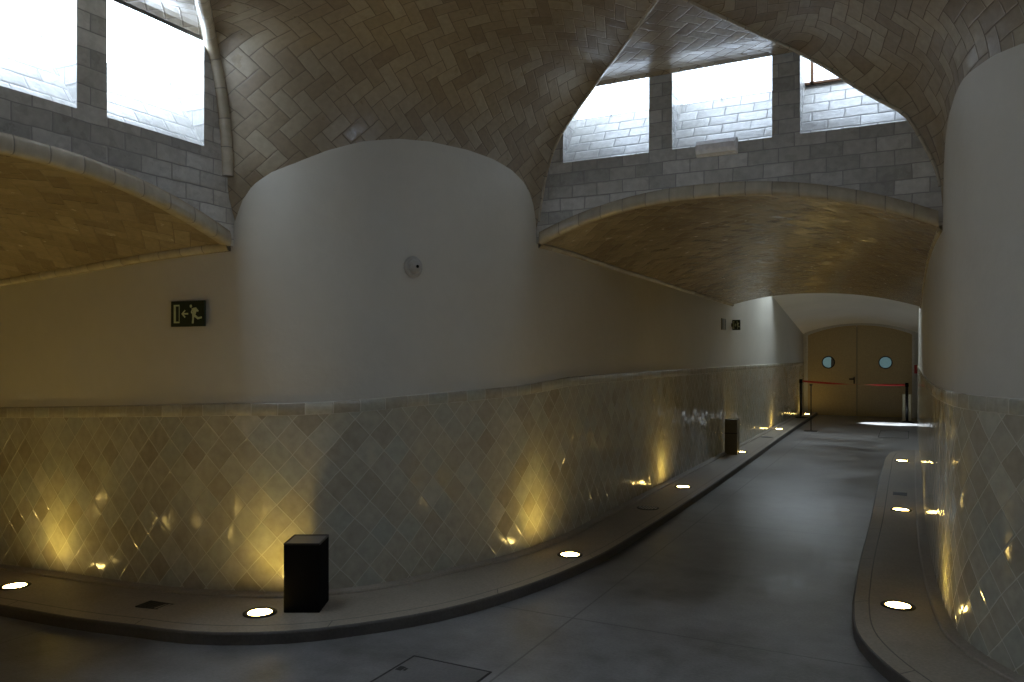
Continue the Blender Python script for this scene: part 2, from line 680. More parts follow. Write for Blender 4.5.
def arch_loft(name, secs, mat, n=28):
    """secs: list of (p_left(x,y,z), p_right(x,y,z), rise)"""
    rows, uvs = [], []
    s = 0
    last = None
    for a, b, rise in secs:
        a, b = Vector(a), Vector(b)
        row, uv = [], []
        u = 0
        pp = None
        for i in range(n + 1):
            t = i / n
            p = a.lerp(b, t)
            q = 2 * t - 1
            p.z += rise * (1 - abs(q) ** 2.15)
            if pp is not None:
                u += (p - pp).length
            pp = p
            row.append(p)
            uv.append(u)
        if last is not None:
            s += (row[n // 2] - last).length
        last = row[n // 2]
        rows.append(row)
        uvs.append([(k - uv[-1] / 2, s) for k in uv])
    bm = bmesh.new()
    grid(bm, rows, uvs)
    return struct(name, bm, mat, smooth=True)


def lin(a, b, n):
    return [a + (b - a) * i / n for i in range(n + 1)]


# corridor vault towards the door
arch_loft('ceiling', [((left_x(y), y, corr_spring(y, True)), (right_x(y), y, corr_spring(y, False)), 0.285 - 0.085 * (y - YN) / 7.5)
                      for y in lin(YN, 13.2, 30)], M['vault'])
# far vault in front of the door
arch_loft('ceiling', [((CX0, y, 2.88 - 0.68 * t), (0.135, y, 2.84 - 0.64 * t), 0.20 + 0.06 * t)
                      for y, t in [(17.3 + 5.35 * k / 14, k / 14) for k in range(15)]], M['plaster_grey'])
# left branch
arch_loft('ceiling', [((x, branch_y(x), vault_z_branch(x)), (x, 2 * CYM - branch_y(x), vault_z_branch(x)), 0.275) for x in lin(XW, -12, 30)],
          M['vault'])
# branches behind and to the right of the camera
arch_loft('ceiling', [((x, BY0, 2.31), (x, BY1, 2.31), 0.275) for x in lin(XE, 5.0, 10)], M['vault'])
arch_loft('ceiling', [((CX0, y, 2.5), (CX1, y, 2.43), 0.285) for y in lin(YS, -4.1, 8)], M['vault'])


# ------------------------------------------------------------------ floor
def floor_mesh():
    bm = bmesh.new()
    xs = sorted(set([-12.2, -10, -8, -6, -5, -4.4, -3.9, -3.4, -2.7, -2, -1, 0, 1, 2, 3, 4, 5.2]))
    ys = lin(-4.3, 23.0, 20)
    grid(bm, [[(x, y, ramp(x)) for x in xs] for y in ys], [[(x, y) for x in xs] for y in ys], flip=True)
    struct('floor', bm, M['floor'])


floor_mesh()

# closing walls at the ends of the branches
bm = bmesh.new()
for (a, b, z0, z1) in (((-12, BY0 - .05), (-12, BY1 + .05), -0.4, 2.4), ((5.0, BY0 - .05), (5.0, BY1 + .05), -0.02, 2.7),
                       ((CX0 - .05, -4.1), (CX1 + .05, -4.1), -0.02, 2.9)):
    L = math.dist(a, b)
    grid(bm, [[(*a, z0), (*a, z1)], [(*b, z0), (*b, z1)]], [[(0, z0), (0, z1)], [(L, z0), (L, z1)]])
struct('wall_back', bm, M['plaster'])

# ------------------------------------------------------------------ skylight walls
WIN = [0]


def skylight_wall(name, org, lat, out, w0, w1, spring0, spring1, rise, sill, head, opens, brick, thing_windows=True):
    """org + lat*u is the wall line, out points away from the crossing. opens: list of (u0,u1)."""
    org, lat, out = Vector(org), Vector(lat), Vector(out)

    def P(u, z, d=0.0):
        p = org + lat * u + out * d
        return (p.x, p.y, z)

    def arcz(u):
        t = (u - w0) / (w1 - w0)
        return spring0 + (spring1 - spring0) * t + rise * (1 - abs(2 * t - 1) ** 2.15)
    bm = bmesh.new()
    us = sorted(set([round(v, 4) for v in lin(w0, w1, 48)] + [round(v, 4) for o_ in opens for v in o_]))
    for a, b in zip(us, us[1:]):
        za, zb = arcz(a), arcz(b)
        grid(bm, [[P(a, za), P(b, zb)], [P(a, sill), P(b, sill)]], [[(a, za), (b, zb)], [(a, sill), (b, sill)]])
        mid = (a + b) / 2
        if not any(o0 <= mid <= o1 for o0, o1 in opens):
            grid(bm, [[P(a, sill), P(b, sill)], [P(a, head + .35), P(b, head + .35)]],
                 [[(a, sill), (b, sill)], [(a, head + .35), (b, head + .35)]])
    D, UP = 0.30, 0.42
    for a, b, spring0_ in ((w0 - .15, w0, spring0), (w1, w1 + .15, spring1)):
        grid(bm, [[P(a, spring0_), P(b, spring0_)], [P(a, head + .35), P(b, head + .35)]],
             [[(a, spring0_), (b, spring0_)], [(a, head + .35), (b, head + .35)]])
    pane_z0, pane_z1 = sill + UP, head + 0.62
    for o0, o1 in opens:
        n = 2
        sl = math.hypot(D, UP)
        grid(bm, [[P(o0, sill), P(o1, sill)], [P(o0, sill + UP, D), P(o1, sill + UP, D)]],
             [[(o0 + .1, sill), (o1 + .1, sill)], [(o0 + .1, sill + sl), (o1 + .1, sill + sl)]])
        for u, sg in ((o0, 0), (o1, 1)):
            grid(bm, [[P(u, sill), P(u, sill + UP, D)], [P(u, pane_z1, 0), P(u, pane_z1, D)]],
                 [[(0, sill), (D, sill + UP)], [(0, pane_z1), (D, pane_z1)]])
        grid(bm, [[P(o0, head), P(o1, head)], [P(o0, pane_z1), P(o1, pane_z1)]],
             [[(o0, head), (o1, head)], [(o0, pane_z1), (o1, pane_z1)]])
    struct(name, bm, brick)
    for o0, o1 in opens:
        WIN[0] += 1
        root = empty('window_%d' % WIN[0], P((o0 + o1) / 2, pane_z0, D), kind='structure')
        base = Vector(root.location)
        root['label'] = ''
        del root['label']
        b2 = bmesh.new()
        grid(b2, [[Vector(P(o0, pane_z0, D + .01)) - base, Vector(P(o1, pane_z0, D + .01)) - base],
                  [Vector(P(o0, pane_z1 + .005, D + .01)) - base, Vector(P(o1, pane_z1 + .005, D + .01)) - base]])
        side = name.split('_')[1]
        ob('pane', b2, M['pane_' + side], root)
        b2 = bmesh.new()
        grid(b2, [[Vector(P(o0, pane_z1 + .005, D + .01)) - base, Vector(P(o1, pane_z1 + .005, D + .01)) - base],
                  [Vector(P(o0, pane_z1 + .005, 0)) - base, Vector(P(o1, pane_z1 + .005, 0)) - base]])
        ob('roof_pane', b2, M['roof_' + side], root)
        b3 = bmesh.new()

        def bar(ua, ub, za, zb):
            c = [Vector(P(u, z, d)) - base for z in (za, zb) for u, d in ((ua, D - .03), (ub, D - .03), (ub, D), (ua, D))]
            vs = [b3.verts.new(p) for p in c]
            for q in ((3, 2, 1, 0), (4, 5, 6, 7), (0, 1, 5, 4), (1, 2, 6, 5), (2, 3, 7, 6), (3, 0, 4, 7)):
                b3.faces.new([vs[i] for i in q])
        brown = name == 'wall_front' and o0 > -0.8
        if brown:
            bar(o0, o1, pane_z0, pane_z0 + .014)
        um = o0 + (0.04 if brown else (o1 - o0) * 0.42)
        bar(um - .004, um + (.018 if brown else .004), pane_z0, pane_z1 - .01)
        bmesh.ops.recalc_face_normals(b3, faces=b3.faces)
        ob('window_frame', b3, M['frame'] if brown else M['white'], root)
    # rounded nosing tiles along the arch
    b4 = bmesh.new()
    rows, uvs = [], []
    s = 0
    pp = None
    for u in lin(w0, w1, 60):
        z = arcz(u)
        if pp:
            s += math.dist((u, z), pp)
        pp = (u, z)
        prof = [(0.092, -0.001), (0.091, -0.006), (0.07, -0.014), (0.04, -0.019), (0.012, -0.017), (-0.002, -0.006),
                (-0.006, 0.02), (-0.002, 0.06)]
        rows.append([P(u, z + h, d) for h, d in prof])
        uvs.append([(s, 0.01 + 0.12 * k / 7) for k in range(8)])
    grid(b4, rows, uvs)
    o = struct(name.replace('wall', 'trim') if False else 'trim_%d' % (len([q for q in bpy.data.objects if q.name.startswith('trim_')]) + 1),
               b4, M['nosing'], smooth=True)


WN = [(-2.446, -1.748), (-1.573, -0.866), (-0.682, 0.03)]
skylight_wall('wall_front', (0, YN, 0), (1, 0, 0), (0, 1, 0), CX0, CX1 + 0.03, 2.50, 2.43, 0.285, 3.12, 3.72, WN, M['brick'])
WL = [(0.99, 1.65), (1.88 - .055, 2.60), (2.773, 3.427)]
skylight_wall('wall_west', (XW, 0, 0), (0, 1, 0), (-1, 0, 0), BY0, BY1 + .06, 2.31, 2.31, 0.275, 2.90, 3.548, WL, M['brick'])
skylight_wall('wall_east', (XE, 0, 0), (0, 1, 0), (1, 0, 0), BY0, BY1 + .06, 2.31, 2.31, 0.275, 2.90, 3.548, WL, M['brick'])
skylight_wall('wall_south', (0, YS, 0), (1, 0, 0), (0, -1, 0), CX0, CX1 + 0.03, 2.50, 2.43, 0.285, 3.12, 3.72, WN, M['brick'])

# ------------------------------------------------------------------ crossing vault: four herringbone fans
APN, APS = Vector((CXM, 4.38, 3.70)), Vector((CXM, 2 * CYM - 4.38, 3.70))
APW, APE = Vector((-2.70, CYM, 3.66)), Vector((0.17, CYM, 3.66))


def top_curve(a, b):
    def T(s):
        p = a.lerp(b, s)
        p.z += 0.22 * math.sin(PI * s)
        return p
    return T


def smooth_poly(P, n=41):
    return [Vector(p) for p in resample(catmull([tuple(p) for p in P], 12), n=n)]


def groin_corr(corner, sx, yn, apex, right):
    y = yn
    if right:
        L = [(0, 2.45), (0.03, 2.76), (0.12, 2.985), (0.215, 3.16), (0.335, 3.255), (0.495, 3.377), (0.665, 3.526), (0.85, 3.667)]
    else:
        L = [(0, 2.52), (0.045, 2.85), (0.10, 3.10), (0.20, 3.33), (0.33, 3.50), (0.47, 3.66)]
    x0 = corner[0]
    P = [(x0 + sx * a, y, z) for a, z in L]
    a, b = Vector(P[-1]), apex
    for t in (0.33, 0.66, 1.0):
        q = a.lerp(b, t)
        P.append(tuple(q))
    P[0] = tuple(corner)
    return P


def groin_branch(corner, sy, xw, apex):
    L = [(0.05, 2.66), (0.055, 2.8), (0.075, 3.05), (0.115, 3.30), (0.17, 3.50)]
    P = [tuple(corner)] + [(xw, corner[1] + sy * a, z) for a, z in L]
    a = Vector(P[-1])
    for t in (0.33, 0.66, 1.0):
        P.append(tuple(a.lerp(apex, t)))
    return P


def fan(name, pier, apB, apC, GB, GC, mat):
    """pier: [((x,y,z), f)] from branch corner f=0 to corridor corner f=1"""
    NB = 41
    GBp, GCp = smooth_poly(GB, NB), smooth_poly(GC, NB)
    T = top_curve(apB, apC)
    S = [p for p, f in pier]
    fs = [f for p, f in pier]

    def base(B, Tp, t):
        p, q = 1 - math.cos(t * PI / 2), math.sin(t * PI / 2)
        return Vector((B[0] + (Tp.x - B[0]) * p, B[1] + (Tp.y - B[1]) * p, B[2] + (Tp.z - B[2]) * q))
    rows, uvs = [], []
    diag = (Vector((pier[-1][0][0] - pier[0][0][0], pier[-1][0][1] - pier[0][0][1], 0))).normalized()
    o = Vector(pier[len(pier) // 2][0])
    for k in range(NB):
        t = k / (NB - 1)
        row = []
        cB = GBp[k] - base(pier[0][0], apB, t)
        cC = GCp[k] - base(pier[-1][0], apC, t)
        for (B, f) in pier:
            p = base(B, T(f), t) + cB * (1 - f) ** 5 + cC * f ** 5
            row.append(p)
        rows.append(row)
    for i in range(len(pier)):
        v = 0
        for k in range(NB):
            if k:
                v += (rows[k][i] - rows[k - 1][i]).length
            if i == 0:
                uvs.append([None] * len(pier))
            f = pier[i][1]
            uvs[k][i] = ((rows[k][i] - o).dot(diag), v + pier[i][0][2])
    bm = bmesh.new()
    grid(bm, rows, uvs)
    struct(name, bm, mat, smooth=True)
    return GBp, GCp


def rim(P, r, skip=0):
    b = bmesh.new()
    sweep(b, P[skip:], r, 10)
    n = len([q for q in bpy.data.objects if q.name.startswith('trim_')]) + 1
    struct('trim_%d' % n, b, M['nosing'], smooth=True)


FANS = []
for pier, xw, yn, apB, apC, mat in ((pierNW, XW, YN, APW, APN, 'herring'), (pierNE, XE, YN, APE, APN, 'herring_right'),
                                    (pierSW, XW, YS, APW, APS, 'herring'), (pierSE, XE, YS, APE, APS, 'herring_right')):
    cB, cC = Vector(pier[0][0]), Vector(pier[-1][0])
    sx = 1 if cC.x < CXM else -1
    sy = -1 if cB.y > CYM else 1
    GB = groin_branch(cB, sy, xw, apB)
    GC = groin_corr(cC, sx, yn, apC, cC.x > CXM)
    g = fan('ceiling', pier, apB, apC, GB, GC, M[mat])
    FANS.append(g)
    rim([p for p in g[0] if p.z > 2.72], 0.043, 0)
    rim(g[1], 0.012, 2)

# crown over the middle
bm = bmesh.new()
TN, TE, TS, TW = top_curve(APW, APN), top_curve(APN, APE), top_curve(APS, APE), top_curve(APW, APS)
N_ = 16
rows = []
for a in range(N_ + 1):
    u = a / N_
    row = []
    for b in range(N_ + 1):
        v = b / N_
        # corners: u=0,v=0 W ; u=0,v=1 N ; u=1,v=0 S ; u=1,v=1 E
        p = TN(v) * (1 - u) + TS(v) * u + TW(u) * (1 - v) + TE(u) * v - (
            APW * (1 - u) * (1 - v) + APN * (1 - u) * v + APS * u * (1 - v) + APE * u * v)
        row.append(p)
    rows.append(row)
grid(bm, rows, [[(p.x, p.y) for p in r] for r in rows])
struct('ceiling', bm, M['herring'], smooth=True)


# flat lunette ceilings between the groins and the skylight walls
def lunette(gl, gr, wallz, mat, key, apex):
    """gl, gr: groin polylines; ceiling strip joins them from the wall plane to the apex"""
    zc = wallz
    A = [p for p in gl if p.z > zc - 0.04]
    B = [p for p in gr if p.z > zc - 0.04]
    A, B = resample([tuple(p) for p in A], n=24), resample([tuple(p) for p in B], n=24)
    rows = []
    for a, b in zip(A, B):
        a, b = Vector(a), Vector(b)
        rows.append([a.lerp(b, i / 16) for i in range(17)])
    # hidden continuation behind the fans, up to the wall line
    bm = bmesh.new()
    uv = [[((p.x, p.y) if key == 'n' else (p.y, p.x)) for p in r] for r in rows]
    grid(bm, rows, uv)
    struct('ceiling', bm, mat, smooth=False)


lunette(FANS[0][1], FANS[1][1], 3.70, M['herring'], 'n', APN)
lunette(FANS[2][1], FANS[3][1], 3.70, M['herring'], 'n', APS)
lunette(FANS[0][0], FANS[2][0], 3.56, M['herring'], 'w', APW)
lunette(FANS[1][0], FANS[3][0], 3.56, M['herring'], 'w', APE)

# nosing along the springing of the left branch vault and of the corridor vault
def spring_nosing(pts):
    b = bmesh.new()
    sweep(b, pts, 0.034, 10)
    n = len([q for q in bpy.data.objects if q.name.startswith('trim_')]) + 1
    struct('trim_%d' % n, b, M['nosing'], smooth=True)


spring_nosing([(x, branch_y(x) - 0.008, vault_z_branch(x) + 0.0) for x in lin(XW - 0.02, -12, 40)])
spring_nosing([(left_x(y) - 0.008, y, corr_spring(y, True) + 0.0) for y in lin(YN + .03, 13.2, 40)])
spring_nosing([(right_x(y) + 0.012, y, corr_spring(y, False) + 0.0) for y in lin(YN + .03, 13.2, 40)])

# ------------------------------------------------------------------ skylight shaft further down the corridor
bm = bmesh.new()
def quad(a, b, c, d):
    L1, L2 = math.dist(a, b), math.dist(a, d)
    grid(bm, [[a, b], [d, c]], [[(0, 0), (L1, 0)], [(0, L2), (L1, L2)]])
for y, zs in ((13.2, True), (17.3, False)):
    n = 24
    for i in range(n):
        t0, t1 = i / n, (i + 1) / n
        def zz(t):
            if zs:
                return corr_spring(y, True) * (1 - t) + corr_spring(y, False) * t + 0.20 * (1 - abs(2 * t - 1) ** 2.15)
            return 2.88 * (1 - t) + 2.84 * t + 0.20 * (1 - abs(2 * t - 1) ** 2.15)
        x0, x1 = CX0 + (CX1 - CX0) * t0, CX0 + (CX1 - CX0) * t1
        quad((x0, y, zz(t0)), (x1, y, zz(t1)), (x1, y, 4.3), (x0, y, 4.3))
struct('wall_shaft', bm, M['plaster_grey'])
WIN[0] += 1
sh = empty('window_%d' % WIN[0], (CXM, 16.2, 4.25), kind='structure')
bm = bmesh.new()
grid(bm, [[(-1.39, -0.1, 0), (-0.1, -0.1, 0)], [(-1.39, 1.1, 0), (-0.1, 1.1, 0)]])
ob('pane', bm, simple('shaft pane', (0.8, 0.85, 0.9), 0.3, emit=(0.75, 0.88, 1.0), es=13.0), sh)
bm = bmesh.new()
quad((CX0, 13.2, 4.28), (CX1, 13.2, 4.28), (CX1, 16.12, 4.28), (CX0, 16.12, 4.28))
quad((CXM - 0.1, 16.1, 4.26), (CX1, 16.1, 4.26), (CX1, 17.3, 4.26), (CXM - 0.1, 17.3, 4.26))
struct('ceiling', bm, M['plaster_grey'])

# ------------------------------------------------------------------ end wall, door, side passage
YD = 22.65


def door_arc(x, off=0.0):
    t = (x + 2.62) / 2.71
    t = min(max(t, 0), 1)
    return 2.20 + off + 0.29 * (1 - abs(2 * t - 1) ** 2.1)


bm = bmesh.new()
DX0, DX1 = -2.60, 0.07
xs = lin(DX0, DX1, 30)
for a, b in zip(xs, xs[1:]):
    quad((a, YD, door_arc(a)), (b, YD, door_arc(b)), (b, YD, 3.0), (a, YD, 3.0))
quad((-2.75, YD + .06, -.05), (3.2, YD + .06, -.05), (3.2, YD + .06, 3.0), (-2.75, YD + .06, 3.0))
quad((-2.75, YD, 0), (DX0, YD, 0), (DX0, YD, 3.0), (-2.75, YD, 3.0))
quad((DX1, YD, 0), (3.2, YD, 0), (3.2, YD, 3.0), (DX1, YD, 3.0))
# side passage
quad((3.2, 19.5, 0), (3.2, YD, 0), (3.2, YD, 3.0), (3.2, 19.5, 3.0))
quad((0.12, 19.5, 0), (3.2, 19.5, 0), (3.2, 19.5, 3.0), (0.12, 19.5, 3.0))
quad((0.12, 19.5, 2.4), (3.2, 19.5, 2.4), (3.2, YD, 2.4), (0.12, YD, 2.4))
for a, b in zip(lin(19.5, YD, 6), lin(19.5, YD, 6)[1:]):
    quad((0.12, a, 2.35), (0.12, b, 2.35), (0.12, b, 3.0), (0.12, a, 3.0))
struct('wall_end', bm, M['plaster'])
# stone surround of the door
bm = bmesh.new()
pts_o = [(DX0 - 0.02, 0)] + [(x, door_arc(x, 0.02)) for x in lin(DX0, DX1, 30)] + [(DX1 + 0.02, 0)]
pts_i = [(DX0 + 0.07, 0)] + [(min(max(x, DX0 + .07), DX1 - .07), door_arc(x, -0.07)) for x in lin(DX0, DX1, 30)] + [(DX1 - 0.07, 0)]
rows = []
for (xo, zo), (xi, zi) in zip(pts_o, pts_i):
    rows.append([(xo, YD, zo), (xo, YD - .06, zo), (xi, YD - .06, zi), (xi, YD + .05, zi)])
grid(bm, rows)
struct('trim_%d' % (len([q for q in bpy.data.objects if q.name.startswith('trim_')]) + 1), bm, M['stone'])

door = empty('door_1', (-1.31, YD, 0), kind='structure')
XS = -1.31
for (a, b) in ((DX0 + 0.05, XS - 0.006), (XS + 0.006, DX1 - 0.05)):
    bm = bmesh.new()
    pts = [(x - XS, door_arc(x, -0.075)) for x in lin(a, b, 14)]
    pts = [(a - XS, 0.004)] + pts + [(b - XS, 0.004)]
    prism(bm, [(x, z) for x, z in pts], -0.02, 0.03)
    ob('door_leaf', bm, M['door'], door)
for px, dark in ((-2.007, True), (-0.618, False)):
    bm = bmesh.new()
    n = 40
    rr = [(0.142, -0.022), (0.142, -0.034), (0.168, -0.034), (0.168, -0.018)]
    rings = [[(px - XS + r * math.cos(2 * PI * i / n), y, 1.43 + r * math.sin(2 * PI * i / n)) for i in range(n + 1)] for r, y in rr]
    grid(bm, rings)
    f = ob('porthole_frame', bm, M['iron'], door)
    bm = bmesh.new()
    bm.faces.new([bm.verts.new((px - XS + 0.143 * math.cos(2 * PI * i / n), -0.024, 1.43 + 0.143 * math.sin(2 * PI * i / n))) for i in range(n)])
    ob('porthole_glass', bm, M['portglass'], f)
    if dark:
        bm = bmesh.new()
        aa = [-1.1 + 2.2 * i / 14 for i in range(15)]
        bm.faces.new([bm.verts.new((px - XS + 0.142 * math.cos(a), -0.026, 1.43 + 0.142 * math.sin(a))) for a in aa])
        ob('porthole_dark_part', bm, M['darkgrey'], f)  # dark grey sheet over the right part of the left porthole
bm = bmesh.new()
box(bm, -0.075, -0.045, -0.035, -0.02, 0.86, 1.04, 0.004)
box(bm, -0.18, -0.045, -0.078, -0.052, 0.968, 1.005, 0.004)
box(bm, -0.07, -0.05, -0.07, -0.03, 0.975, 1.0, 0.0)
ob('door_handle', bm, M['blackmetal'], door)
bm = bmesh.new()
box(bm, -0.004, 0.02, -0.03, -0.018, 0.02, 2.38)
ob('leaf_gap_line', bm, M['bronze'], door)  # darker strip drawn in place of the shaded gap between the leaves

# ------------------------------------------------------------------ raised walkways with kerbs
def walkway(name, curb, wall, side, n=160, label=None):
    C = resample(catmull(curb, 10), n=n)
    W = resample(wall, n=n)
    nr = normals2(C, side)
    rows_t, uv_t, rows_f, uv_f = [], [], [], []
    s = 0
    for i in range(n):
        if i:
            s += math.dist(C[i - 1], C[i])
        c, w = C[i], W[i]
        nx, ny = nr[i]
        d = math.dist(c, w)
        rc, rw = ramp(c[0]), ramp(w[0])
        ins = [0.0, 0.006, 0.02]
        row = [(c[0] + nx * 0.012, c[1] + ny * 0.012, 0.066 + rc)]
        uv = [(s, 0.012)]
        for t in (0.2, 0.4, 0.6, 0.8, 1.0):
            row.append((c[0] * (1 - t) + w[0] * t, c[1] * (1 - t) + w[1] * t, 0.070 + rc * (1 - t) + rw * t))
            uv.append((s, d * t))
        row[0] = (row[0][0], row[0][1], 0.070 + rc)
        rows_t.append(row)
        uv_t.append(uv)
        rows_f.append([(c[0] + nx * 0.0, c[1] + ny * 0.0, -0.01 + rc), (c[0], c[1], 0.058 + rc),
                       (c[0] + nx * 0.004, c[1] + ny * 0.004, 0.067 + rc), (c[0] + nx * 0.012, c[1] + ny * 0.012, 0.070 + rc)])
        uv_f.append([(s, -0.07), (s, -0.01), (s, -0.004), (s, 0.0)])
    bm = bmesh.new()
    grid(bm, rows_t, uv_t, 0)
    grid(bm, rows_f, uv_f, 1)
    bmesh.ops.recalc_face_normals(bm, faces=bm.faces)
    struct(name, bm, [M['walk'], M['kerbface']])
    return C


curbL = [(-12, 2.93), (-8, 2.92), (-5.14, 2.92), (-4.17, 2.945), (-3.48, 3.065), (-3.05, 3.32), (-2.79, 3.60), (-2.55, 3.95),
         (-2.30, 4.63), (-2.15, 5.5), (-2.11, 6.8), (-2.11, 8.7), (-2.15, 12.0), (-2.22, 16), (-2.28, 22.6)]
walkway('trim_40', curbL, [p for p in pathNW], -1)
curbR = [(0.10, 14.30), (-0.10, 14.22), (-0.28, 13.9), (-0.345, 13.3), (-0.365, 11.8), (-0.35, 8.0), (-0.34, 5.66), (-0.325, 5.2), (-0.25, 4.62),
         (-0.155, 4.37), (-0.01, 4.10), (0.25, 3.75), (0.65, 3.38), (1.2, 3.1), (2.0, 2.98), (5.0, 2.95)]
walkway('trim_41', curbR, [(0.12, 14.2)] + [p for p in pathNE if p[1] < 14.2], -1)
curbS = mir([p for p in catmull(curbL, 8) if p[1] < 3.4 and p[0] < -2.9])
curbS.append((-2.9, 2 * CYM - 3.9))
wallS = [p for p in pathSW if p[0] < -3.5]
walkway('trim_42', [curbS[i] for i in range(0, len(curbS), 4)] + [curbS[-1]], wallS + [(-2.95, 0.3)], 1)


def skirting(name, P, side):
    Q = resample(P, step=0.12)
    nr = normals2(Q, side)
    rows, uvs, s = [], [], 0
    for i, ((x, y), (nx, ny)) in enumerate(zip(Q, nr)):
        if i:
            s += math.dist(Q[i - 1], Q[i])
        r = ramp(x)
        prof = [(0.085, 0.066), (0.083, 0.082), (0.074, 0.088), (0.0, 0.092)]
        rows.append([(x + nx * a, y + ny * a, z + r) for a, z in prof])
        uvs.append([(s, 0.3 + k * .02) for k in range(4)])
    bm = bmesh.new()
    grid(bm, rows, uvs)
    struct(name, bm, M['walk'], smooth=False)


skirting('baseboard_left', pathNW, 1)
skirting('baseboard_right', [p for p in pathNE if p[1] < 14.3], 1)


# ------------------------------------------------------------------ recessed floor lamps
def wall_dir(x, y):
    best = min((p for P in (pathNW, pathNE, pathSW) for p in P), key=lambda p: math.dist(p, (x, y)))
    # refine with projections onto the segments
    bd = None
    for P in (pathNW, pathNE, pathSW):
        for a, b in zip(P, P[1:]):
            ab = (b[0] - a[0], b[1] - a[1])
            l2 = ab[0]**2 + ab[1]**2 or 1e-9
            t = min(max(((x - a[0]) * ab[0] + (y - a[1]) * ab[1]) / l2, 0), 1)
            q = (a[0] + ab[0] * t, a[1] + ab[1] * t)
            d = math.dist(q, (x, y))
            if bd is None or d < bd[0]:
                bd = (d, q)
    return bd


def floor_lamp(first):
    root = empty('recessed_floor_lamp', (0, 0, 0))
    bm = bmesh.new()
    n = 32
    rr = [(0.098, 0.0), (0.098, 0.005), (0.092, 0.008), (0.074, 0.008), (0.070, 0.004)]
    grid(bm, [[(r * math.cos(2 * PI * i / n), r * math.sin(2 * PI * i / n), z) for i in range(n + 1)] for r, z in rr])
    bmesh.ops.recalc_face_normals(bm, faces=bm.faces)
    ob('trim_ring', bm, M['iron'], root, True)
    bm = bmesh.new()
    lathe(bm, [(0.071, 0.001), (0.070, 0.004), (0.045, 0.0065), (0.001, 0.0075)], 32)
    ob('lens', bm, M['lens'], root, True)
    return root


lamp_proto = floor_lamp(True)
spots_data = {}


def place_lamp(x, y, label, first=False, power=1.0):
    if first:
        r = lamp_proto
    else:
        r = lamp_proto.copy()
        COL.objects.link(r)
        for ch in [c for c in bpy.data.objects if c.parent == lamp_proto and c.type == 'MESH']:
            c = ch.copy()
            COL.objects.link(c)
            c.parent = r
    r.location = (x, y, 0.070 + ramp(x))
    r['label'] = label
    r['category'] = 'floor lamp'
    r['group'] = 'round lamps sunk into the walkways'
    d, q = wall_dir(x, y)
    ld = bpy.data.lights.new('lamp_beam', 'SPOT')
    ld.energy = SPOT * power
    ld.color = (1.0, 0.73, 0.09)
    ld.spot_size = math.radians(62)
    ld.spot_blend = 1.0
    ld.shadow_soft_size = 0.03
    lo = bpy.data.objects.new('lamp_beam', ld)
    COL.objects.link(lo)
    lo.parent = r
    lo.location = (0, 0, 0.02)
    v = Vector((q[0] - x, q[1] - y, 0)).normalized() * 1.15 + Vector((0, 0, 1.0))
    lo.rotation_euler = v.to_track_quat('-Z', 'Y').to_euler()
    return r


LAMPS = [
    (-5.526, 3.235, 'lit round floor lamp at the far left end of the walkway in view'),
    (-3.454, 3.447, 'lit round floor lamp just left of the tall black box'),
    (-2.340, 5.540, 'lit round floor lamp where the left walkway straightens into the corridor'),
    (-2.380, 9.018, 'lit round floor lamp beyond the round drain on the left corridor walkway'),
    (-2.422, 12.70, 'lit round floor lamp in front of the dark bronze box'),
    (-2.480, 17.086, 'small lit floor lamp on the left walkway beyond the bronze box'),
    (-2.45, 21.75, 'small lit floor lamp behind the left barrier post near the doors'),
    (-0.076, 5.326, 'lit round floor lamp nearest the camera on the right walkway'),
    (-0.097, 8.659, 'middle one of the three lit floor lamps on the right walkway'),
    (-0.130, 12.707, 'farthest of the three lit floor lamps on the right walkway'),
    (-7.6, 3.24, 'lit round floor lamp farther down the left branch'),
    (-9.7, 3.24, 'lit round floor lamp near the end of the left branch'),
    (1.9, 3.27, 'lit round floor lamp in the right branch'),
    (-8.6, 1.18, 'added unseen floor lamp deep in the left branch on its near walkway'),  # out of view, added to light the left branch more strongly
    (-3.6, 1.02, 'added unseen floor lamp on the near walkway where it starts to curve'),  # unseen extra lamp, added for more warm light in the left branch
    (-5.6, 1.18, 'added unseen floor lamp on the near walkway between two others in the left branch'),  # added outside the view to brighten the left vault and plaster
    (-4.6, 1.18, 'lit round floor lamp on the near walkway of the left branch'),
    (-6.6, 1.18, 'second lit round floor lamp on the near walkway of the left branch'),
]
for i, (x, y, lab) in enumerate(LAMPS):
    place_lamp(x, y, lab, i == 0)


# ------------------------------------------------------------------ boxes
def plinth(name, loc, rz, w, d, h, body, top, label, cat='box', seam=False):
    """loc is the front left corner at floor level"""
    r = empty(name, loc, rz, label, cat)
    bm = bmesh.new()
    box(bm, 0, w, 0, d, 0.0, h - 0.006, 0.004)
    ob('body', bm, body, r)
    bm = bmesh.new()
    box(bm, 0.008, w - 0.008, 0.008, d - 0.008, h - 0.007, h, 0.0015)
    ob('top_panel', bm, top, r)
    bm = bmesh.new()
    t = 0.006
    for q in ((0, w, 0, t), (0, w, d - t, d), (0, t, t, d - t), (w - t, w, t, d - t)):
        box(bm, *q, h - 0.007, h + 0.004)
    ob('rim', bm, M['blackmetal'] if body != M['cream'] else M['cream'], r)
    if seam:
        bm = bmesh.new()
        box(bm, 0.0, w, -0.004, d + .002, h * 0.60, h * 0.62)
        ob('seam', bm, M['blackmetal'], r)
    return r


